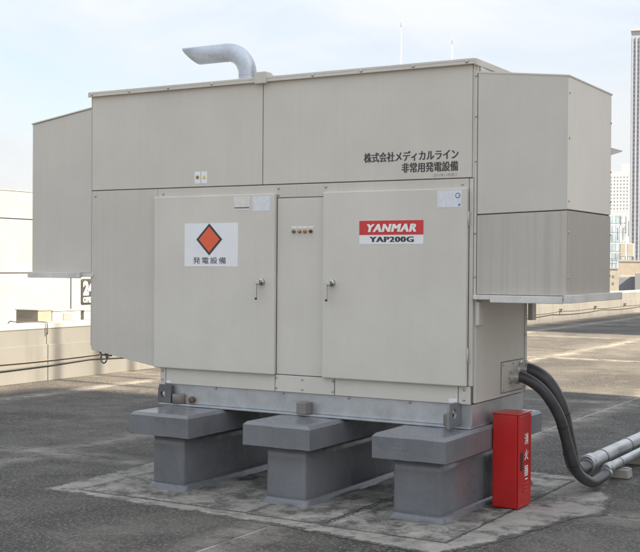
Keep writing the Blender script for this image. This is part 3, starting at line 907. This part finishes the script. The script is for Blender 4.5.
sheet('maker_tag', 1.560, 1.622, 0.764, 0.795, 'white_vinyl', 0.001)
gp(text('lettering', '株式会社メディカルライン', 'black_print', None, 'front', 0.873, 1.618, 2.469, 2.541, 0.0, 0.008, 0, 1.0, double=0.004))
gp(text('lettering', '非常用発電設備', 'black_print', None, 'front', 1.180, 1.616, 2.386, 2.457, 0.0, 0.008, 0, 1.0, double=0.004))
gp(text('lettering', '2011年11月竣工', 'faded_print', None, 'front', 1.430, 1.616, 2.350, 2.374, 0.0, 0.0, 0, 1.0))

# ------------------------------------------------------------------ fire extinguisher box
fb = thing('extinguisher_box', 'red steel fire extinguisher box standing beside the pier', 'box', (1.88, 0.4, 0.011))
BX0, BX1, BY0, BY1, BH = -0.098, 0.100, -0.130, 0.122, 0.660
box('cabinet', BX0, BX1 - 0.014, BY0, BY1, 0.0, BH, 'red', fb, 0.006)
dr = box('door', BX1 - 0.012, BX1, BY0 + 0.002, BY1 - 0.002, 0.004, BH - 0.004, 'red', fb, 0.004)
box('lid', BX0 - 0.003, BX1 + 0.003, BY0 - 0.003, BY1 + 0.003, BH + 0.0005, BH + 0.010, 'red', fb, 0.003)
text('lettering', '消\n火\n器', 'white_print', fb, 'side', -0.022, 0.058, 0.215, 0.522, BX1 + 0.0005, 0.018, 0, 1.0, 1.35)
box('lettering_mark', BX1 - 0.001, BX1 + 0.0015, 0.0, 0.045, 0.190, 0.200, 'white_print', dr)
box('handle_recess', BX1 - 0.001, BX1 + 0.003, -0.100, -0.055, 0.265, 0.395, 'black', dr, 0.001)
for z in (0.105, 0.132, 0.159):
    box('louvre', BX1 - 0.002, BX1 + 0.006, -0.04, 0.055, z, z + 0.008, 'red', dr, 0.002)

# ------------------------------------------------------------------ conduits from the machine to the floor pipes
def ring_band(name, c, t, r, w_, mat, parent):
    t = Vector(t).normalized(); c = Vector(c)
    return tube(name, [c - t * w_ / 2, c - t * w_ * 0.3, c + t * w_ * 0.3, c + t * w_ / 2], r, mat, parent, 18, True, [r * 0.96, r, r, r * 0.96])
def conduit(label, ctrl, r, fit_r, bands):
    o0 = Vector(ctrl[0])
    t = thing('flexible_conduit', label, 'conduit', (o0.x, o0.y, o0.z))
    pts = [p - o0 for p in spline(ctrl, 14)]
    tube('hose', pts, r, 'rubber', t, 18)
    for (xa, xb, k_, nn) in ((-0.004, 0.016, 1.12, 8), (0.0165, 0.045, 0.96, 18), (0.0455, 0.066, 1.10, 8), (0.0665, 0.078, 0.98, 18)):
        tube('fitting', [(xa, 0, 0), (xb, 0, 0)], fit_r * k_, 'zinc', t, nn, False)
    for (i, w_) in bands:
        ring_band('band', pts[i], pts[i + 1] - pts[i - 1], r * 1.06, w_, 'black', t)
    ring_band('end_coupling', pts[-1], pts[-1] - pts[-3], r * 1.18, 0.05, 'galv_pipe', t)
    return t
conduit('thick dark grey flexible conduit leaving the upper plate fitting for the large floor pipe',
        [(1.757, 0.865, 0.946), (1.86, 0.865, 0.935), (1.97, 0.89, 0.855), (2.055, 0.94, 0.68), (2.085, 1.01, 0.45), (2.085, 1.14, 0.23), (2.065, 1.36, 0.135), (2.055, 1.60, 0.13)], 0.054, 0.062, [(46, 0.012), (64, 0.012)])
conduit('thinner dark grey flexible conduit leaving the lower plate fitting for the small floor pipe',
        [(1.757, 0.679, 0.904), (1.86, 0.685, 0.90), (1.985, 0.735, 0.81), (2.075, 0.83, 0.63), (2.115, 0.92, 0.41), (2.155, 1.02, 0.19), (2.205, 1.21, 0.082), (2.21, 1.45, 0.075), (2.205, 1.62, 0.085)], 0.041, 0.05, [(48, 0.012), (66, 0.012)])

def floor_pipe(name, label, x, z, y0, y1, r):
    t = thing(name, label, 'pipe', (x, y0, 0))
    tube('pipe', [(0, 0, z), (0, (y1 - y0) / 2, z), (0, y1 - y0, z)], r, 'galv_pipe', t, 24)
    tube('coupling', [(0, 0.03, z), (0, 0.032, z), (0, 0.15, z), (0, 0.152, z)], r, 'galv_pipe', t, 24, True, [r, r * 1.14, r * 1.14, r])
    for y in CLAMPS:
        yy = y - y0
        if 0 < yy < y1 - y0:
            ring_band('clamp', (0, yy, z), (0, 1, 0), r * 1.10, 0.026, 'strap', t)
    return t
CLAMPS = [1.98, 2.72, 4.4, 6.0]
floor_pipe('floor_pipe', 'large galvanised pipe running low across the deck', 2.055, 0.150, 1.58, 7.2, 0.062)
floor_pipe('floor_pipe', 'small galvanised pipe running low beside the large one', 2.205, 0.122, 1.60, 7.2, 0.036)
for i, y in enumerate(CLAMPS):
    t = thing('support_block', ['pale weathered concrete support block under the hose ends of the pipes', 'weathered concrete support block under the pipes, second from the hoses', 'weathered concrete support block under the pipes, third from the hoses', 'weathered concrete support block under the pipes, fourth from the hoses'][i], 'block', (2.14, y, 0.0), 'pipe support blocks')
    o = prism('block', [(-0.17, 0.0), (0.16, 0.0), (0.15, 0.075), (-0.16, 0.075)], -0.07, 0.07, 'block', t, 'y', 0.008)
    box('rail', -0.15, 0.145, -0.021, 0.021, 0.0752, 0.0858, 'galv', t, 0.002)
    if i == 0: pass

# ------------------------------------------------------------------ lightning rods behind the machine
for (x, y, h, lab) in ((-6.29, 15.0, 7.0, 'taller thin pale lightning rod rising behind the generator roof'), (-5.10, 15.0, 6.53, 'shorter thin pale lightning rod rising behind the generator roof')):
    t = thing('lightning_rod', lab, 'lightning rod', (x, y, 0))
    tube('pole', [(0, 0, 0), (0, 0, h - 0.2), (0, 0, h - 0.18)], 0.02, 'rod', t, 10, True, [0.018, 0.010, 0.007])
    tube('spike', [(0, 0, h - 0.18), (0, 0, h - 0.03), (0, 0, h)], 0.006, 'galv', t, 8, True, [0.007, 0.006, 0.002])
    box('base_plate', -0.14, 0.14, -0.14, 0.14, 0.0, 0.02, 'galv', t, 0.003)

# ------------------------------------------------------------------ white neighbour building
wb = thing('white_building', 'sunlit white clad building with wide panels and a dark opening hours sign', 'building', (-25.0, 24.0, GZ))
box('core', -14, -0.08, -26, 36, 0, 24.2, 'gap', wb)
rows = [(-20 + 0.0, -8.0), (-7.98, -4.3), (-4.28, -0.42), (-0.40, 1.372), (1.392, 3.272), (3.29, 4.25)]
ycols = [-26 + 0.02, -15.0, -6.2, 1.33, 10.0, 19.0, 28.0, 36.0]
for (z0, z1) in rows:
    for y0, y1 in zip(ycols, ycols[1:]):
        box('panel', -0.08, 0.0, y0 + 0.018, y1 - 0.018, z0 + 20.008, z1 + 19.992, 'white_wall', wb, 0.004)
box('roof_edge', -14.1, 0.02, -26.1, 36.1, 24.25, 24.30, 'white_wall', wb)
tube('downpipe', [(0.05, 1.33, 16.5), (0.05, 1.33, 21.36)], 0.03, 'white_wall', wb, 8)
sgn = box('sign_board', 0.001, 0.05, 1.875, 2.62, 20.205, 21.15, 'sign_dark', wb, 0.045)
o = text('lettering', '24', 'white_print', None, 'side', 1.955, 2.54, 20.54, 21.08, 0.052, 0.05); o.parent = sgn
o = text('lettering', 'OPEN', 'white_print', None, 'side', 1.945, 2.55, 20.26, 20.47, 0.052, 0.04); o.parent = sgn

pod = thing('annex_building', 'low annex roof between the parapet and the white building', 'building', (-17.5, 20, GZ))
box('wall', -7.4, 7.0, -30, 40, 0, 18.6, 'grey_wall', pod)
box('roof', -7.42, 7.1, -30.1, 40.1, 18.601, 18.70, 'coping', pod)
def ac(y0, y1, zt, lab, mats, win=None):
    t = thing('rooftop_unit', lab, 'air conditioner', (-20.0, (y0 + y1) / 2, -1.3), 'units on the annex roof')
    w2 = (y1 - y0) / 2
    h = zt + 1.3
    box('casing', -0.9, 0.0, -w2, w2, 0.06, h, mats[0], t, 0.015)
    box('lid', -0.93, 0.03, -w2 - 0.02, w2 + 0.02, h - 0.001, h + 0.03, 'cream', t, 0.005)
    for yy in (-w2 + 0.1, w2 - 0.1):
        box('foot', -0.88, -0.02, yy - 0.05, yy + 0.05, 0.0, 0.0605, 'galv', t)
    if win:
        g_ = box('grille', 0.001, 0.02, win[0], win[1], win[2], win[3], 'tan', t, 0.004)
        for q in range(5):
            z = win[2] + (q + 0.5) * (win[3] - win[2]) / 5
            box('slat', 0.02, 0.032, win[0] + 0.01, win[1] - 0.01, z - 0.015, z + 0.015, 'cream', g_)
ac(18.42, 19.0, 0.31, 'tan rooftop unit at the end of the row', ('tan',))  # shaded face of the cream unit, its shade put into a tan casing
ac(19.03, 20.3, 0.27, 'cream rooftop unit with a tan grille', ('cream',), (-0.18, 0.24, 1.24, 1.50))
ac(20.45, 21.8, 0.24, 'cream rooftop unit below the dark sign', ('cream',), (-0.3, 0.2, 1.2, 1.45))
ac(16.2, 17.45, -0.02, 'lower cream rooftop unit standing apart from the row', ('cream',))

# ------------------------------------------------------------------ far city
CAMX, CAMY = 4.92, -7.55
def far_dir(px):
    d = cam.matrix_world.to_3x3() @ Vector((px - 320, 0, -1172)); d.z = 0
    return d.normalized()
def block(name, label, px0, px1, D, ztop, depth, mat, wall_only=False, group=None):
    """building whose front faces the deck, its front corners on the bearings px0, px1 at distance D"""
    d0, d1 = far_dir(px0), far_dir(px1)
    mid = (d0 + d1).normalized()
    a = Vector((CAMX, CAMY, 0)) + d0 * (D / d0.dot(mid))
    b = Vector((CAMX, CAMY, 0)) + d1 * (D / d1.dot(mid))
    c = (a + b) / 2
    t = thing(name, label, 'building', (c.x, c.y, GZ), group)
    t.rotation_euler = (0, 0, math.atan2((b - a).y, (b - a).x))
    W = (b - a).length
    box('wall', -W / 2, W / 2, 0, depth, 0, ztop - GZ, mat, t)
    return t, W, ztop - GZ
def zpx(py, D, hor=269.0):
    return 1.72 + (hor - py) * D * 0.962 / 1172.0
def glazing(t, W, H, cols, rows_, z0, ww, wh, margin, mat='glass', depth=0.12, frame=None):
    bm = bmesh.new()
    cw = (W - 2 * margin) / cols
    rh = (H - z0 - 1.0) / rows_
    for i in range(cols):
        for j in range(rows_):
            x = -W / 2 + margin + (i + 0.5) * cw; z = z0 + (j + 0.5) * rh
            add_box(bm, x - ww * cw / 2, x + ww * cw / 2, -depth, 0.05, z - wh * rh / 2, z + wh * rh / 2)
    o = from_bm('glazing', bm, mat, t); o['kind'] = 'stuff'
    return cw, rh
# tall tower at the right
t, W, H = block('office_tower', 'tall pale tower with columns of dark windows rising into the sky', 629.3, 716, 600, zpx(31, 600), 40, 'tower_wall')
cw, rh = glazing(t, W, H - 4, 21, 60, 2, 0.46, 0.62, 0.6, 'glass_far', 0.05)
bm = bmesh.new()
for i in range(22):
    x = -W / 2 + 0.6 + i * cw
    add_box(bm, x - cw * 0.22, x + cw * 0.22, -0.55, 0.02, 0, H - 3.5)
o = from_bm('mullion', bm, 'tower_wall', t); o['kind'] = 'stuff'
box('crown', -W / 2 - 0.3, W / 2 + 0.3, -0.9, 40.2, H - 0.4, H + 0.5, 'pale_wall', t)
box('plant_room', -W / 2 + 1.2, W / 2 - 1.2, 1, 30, H + 0.501, H + 1.6, 'tower_wall', t)
# side glazing facing the other buildings
bm = bmesh.new()
for i in range(11):
    for j in range(44):
        y = 1.5 + i * 3.4; z = 2 + (j + 0.5) * (H - 6) / 44
        add_box(bm, -W / 2 - 0.05, -W / 2 + 0.05, y, y + 1.7, z - 0.9, z + 0.9)
o = from_bm('side_glazing', bm, 'glass_far', t); o['kind'] = 'stuff'

t, W, H = block('apartment_tower', 'pale stepped tower with small dotted windows beside the tall one', 598, 629.5, 900, zpx(172.5, 900), 30, 'pale_wall')
box('upper_block', W / 2 - W * 0.30, W / 2, 2, 28, H + 0.001, H + 6.0, 'pale_wall', t)
glazing(t, W, H - 2, 9, 34, 2, 0.34, 0.42, 1.0, 'glass_far', 0.06)
t, W, H = block('glass_building', 'pale glass fronted block in front of the stepped tower', 596, 627.3, 420, zpx(213, 420), 25, 'pale_wall')
glazing(t, W, H, 8, 12, 1, 0.86, 0.84, 0.3, 'glass_pale', 0.08)
t, W, H = block('beige_building', 'plain beige flat roofed building carrying two water tanks', 618.5, 690, 300, zpx(262.5, 300), 14, 'beige_wall')
BT, BW, BHT = t, W, H
box('roof_kerb', -W / 2 - 0.1, W / 2 + 0.1, -0.15, 14.1, H - 0.15, H + 0.25, 'coping', t)
glazing(t, W, H - 3.5, 6, 5, 1, 0.3, 0.4, 0.5, 'glass', 0.08)
wpos = t.location.copy(); wrz = t.rotation_euler.z
def on(t_, x, y, z):
    return Matrix.LocRotScale(t_.location, t_.rotation_euler, None) @ Vector((x, y, z))
pm = 300 / 1172.0
for i, (pa, pb) in enumerate(((619.5, 625.0), (626.0, 632.5))):
    xm = -W / 2 + ((pa + pb) / 2 - 618.5) * pm; hw = (pb - pa) * pm / 2
    p = on(t, xm, 3.0, H)
    k = thing('water_tank', ('cream panelled rooftop water tank beside the thin aerial masts', 'cream panelled rooftop water tank on the tower side of its twin')[i], 'water tank', p, 'rooftop water tanks')
    k.rotation_euler.z = wrz
    box('tank', -hw, hw, -0.9, 0.9, 1.05, 4.4, 'cream', k, 0.12)
    box('lid', -hw * 0.4, hw * 0.4, -0.3, 0.3, 4.4, 4.6, 'cream', k, 0.03)
    for sx in (-1, 1):
        for sy in (-1, 1):
            box('leg', sx * hw * 0.8 - 0.08, sx * hw * 0.8 + 0.08, sy * 0.7 - 0.08, sy * 0.7 + 0.08, 0.0, 1.06, 'steel_dark', k)
for i, (px_, pt) in enumerate(((619.3, 226), (622.0, 214), (624.6, 219))):
    p = on(t, -W / 2 + (px_ - 618.5) * pm, 5.5, H)
    k = thing('aerial_mast', ('shortest aerial mast behind the water tanks', 'tallest aerial mast behind the water tanks', 'middle height aerial mast behind the water tanks')[i], 'mast', p, 'aerial masts')
    hh = zpx(pt, 300) - zpx(262.5, 300)
    tube('pole', [(0, 0, 0), (0, 0, hh * 0.6), (0, 0, hh)], 0.13, 'rod', k, 8, True, [0.15, 0.12, 0.09])
    for q in (0.62, 0.76, 0.9):
        tube('arm', [(-0.7, 0, hh * q), (0.7, 0, hh * q)], 0.07, 'rod', k, 6)
    for sx in (-1, 1):
        box('antenna', sx * 0.7 - 0.12, sx * 0.7 + 0.12, -0.1, 0.1, hh * 0.58, hh * 0.94, 'white_wall', k, 0.03)
t, W, H = block('small_beige_building', 'narrow cream building with two small dark windows', 590, 618.2, 200, zpx(270.5, 200), 8, 'cream')
for (wx, wz) in ((W / 2 - 0.75, H - 1.25), (W / 2 - 0.75, H - 2.4)):
    wdw = box('window', wx - 0.16, wx + 0.16, -0.05, 0.02, wz - 0.2, wz + 0.2, 'tan', t)
box('roof_kerb', -W / 2 - 0.05, W / 2 + 0.05, -0.1, 8.05, H - 0.05, H + 0.12, 'coping', t)
bm = bmesh.new()
for q in range(7):
    x = -W / 2 + 0.3 + q * (W - 0.6) / 6
    add_tube(bm, [(x, 0.4, H + 0.1), (x, 0.4, H + 1.7)], 0.04, 6)
for z in (0.9, 1.7):
    add_tube(bm, [(-W / 2 + 0.3, 0.4, H + z), (W / 2 - 0.3, 0.4, H + z)], 0.04, 6)
from_bm('railing', bm, 'steel_dark', t)
t, W, H = block('white_annex', 'low white flat roofed block below the beige building', 619, 700, 120, zpx(279.5, 120), 12, 'white_wall')
box('wing', -W / 2 + 1.55, -W / 2 + 2.3, -1.2, 0.5, 0, H + 0.45, 'white_wall', t)
box('roof_kerb', -W / 2 - 0.05, W / 2 + 0.05, 0.51, 12.05, H - 0.05, H + 0.15, 'coping', t)
# mid-rise blocks that the machine hides from here
for (p0, p1, D, zt, mt, lab) in ((120, 190, 260, 14, 'pale_wall', 'pale mid rise block in the city behind the generator'),
                                 (215, 280, 340, 24, 'grey_wall', 'grey mid rise block in the city behind the generator'),
                                 (300, 380, 220, 9, 'beige_wall', 'beige low block in the city behind the generator'),
                                 (400, 470, 420, 34, 'pale_wall', 'tallest mid rise block in the city behind the generator'),
                                 (490, 585, 280, 12, 'tower_wall', 'wide mid rise block in the city behind the generator')):
    t, W, H = block('city_block', lab, p0, p1, D, zt, 18, mt)
    glazing(t, W, H, max(4, int(W / 3)), int(H / 3.3), 0.6, 0.55, 0.5, 0.8)
    box('roof_kerb', -W / 2 - 0.15, W / 2 + 0.15, -0.15, 18.15, H - 0.2, H + 0.5, 'coping', t)

# ------------------------------------------------------------------ buildings beside the deck, out of the frame: they shade the machine
def slab_tower(name, label, x0, x1, y0, y1, zt, zb, mat):
    cx, cy = (x0 + x1) / 2, (y0 + y1) / 2
    t = thing(name, label, 'building', (cx, cy, zb))
    box('wall', x0 - cx, x1 - cx, y0 - cy, y1 - cy, 0, zt - zb, mat, t)
    bm = bmesh.new()
    ny = max(1, int((y1 - y0) / 2.6)); nzr = int((zt - zb) / 3.2)
    for i in range(ny):
        for j in range(nzr):
            yy = y0 - cy + (i + 0.5) * (y1 - y0) / ny; z = (j + 0.55) * (zt - zb) / nzr
            add_box(bm, x0 - cx - 0.04, x0 - cx + 0.05, yy - 0.7, yy + 0.7, z - 0.7, z + 0.7)
    o = from_bm('glazing', bm, 'glass', t); o['kind'] = 'stuff'
    box('roof_kerb', x0 - cx - 0.1, x1 - cx + 0.1, y0 - cy - 0.001, y1 - cy + 0.001, zt - zb + 0.001, zt - zb + 0.3, 'coping', t)
    return t
TE = math.tan(rad(SUN_EL))
slab_tower('neighbour_tower', 'pale slender neighbouring tower beyond the deck, shading the generator', 40, 52, -9.5, 1.95, (40 + 6.6) * TE - 0.3, GZ, 'pale_wall')
slab_tower('stair_penthouse', 'beige stair penthouse on the deck edge', 10.5, 12.8, 2.2, 7.35, (10.5 + 2.4) * TE - 0.3, 0.0, 'beige_wall')
slab_tower('far_neighbour_tower', 'beige neighbouring tower beyond the far end of the deck', 40, 50, 19.6, 34, (40 + 7.0) * TE - 0.3, GZ, 'beige_wall')
for (y, lab) in ((4.25, 'tall steel pole at the deck edge by the penthouse corner'), (5.15, 'tall steel pole at the deck edge against the penthouse'), (5.95, 'tall steel pole at the deck edge past the penthouse middle')):
    k = thing('aerial_pole', lab, 'pole', (13.5, y, GZ))
    tube('pole', [(0, 0, 0), (0, 0, 30), (0, 0, 37.5)], 0.1, 'galv', k, 10, True, [0.12, 0.07, 0.05])
    tube('cap', [(0, 0, 37.5), (0, 0, 37.6)], 0.12, 'galv', k, 10)

# ------------------------------------------------------------------ haze
HAZE = 0.00010
if HAZE:
    hz = box('haze', -3300, 3300, -3300, 3300, GZ - 1.5, 150, 'ground')
    hz.data.materials.clear()
    m = bpy.data.materials.new('haze'); m.use_nodes = True
    m.node_tree.nodes.clear()
    out = m.node_tree.nodes.new('ShaderNodeOutputMaterial')
    pv = m.node_tree.nodes.new('ShaderNodeVolumePrincipled')
    pv.inputs['Color'].default_value = (0.92, 0.94, 0.97, 1)
    pv.inputs['Density'].default_value = HAZE
    pv.inputs['Anisotropy'].default_value = 0.2
    m.node_tree.links.new(pv.outputs['Volume'], out.inputs['Volume'])
    hz.data.materials.append(m)
    tag(hz, 'pale city haze', None, None, 'stuff')
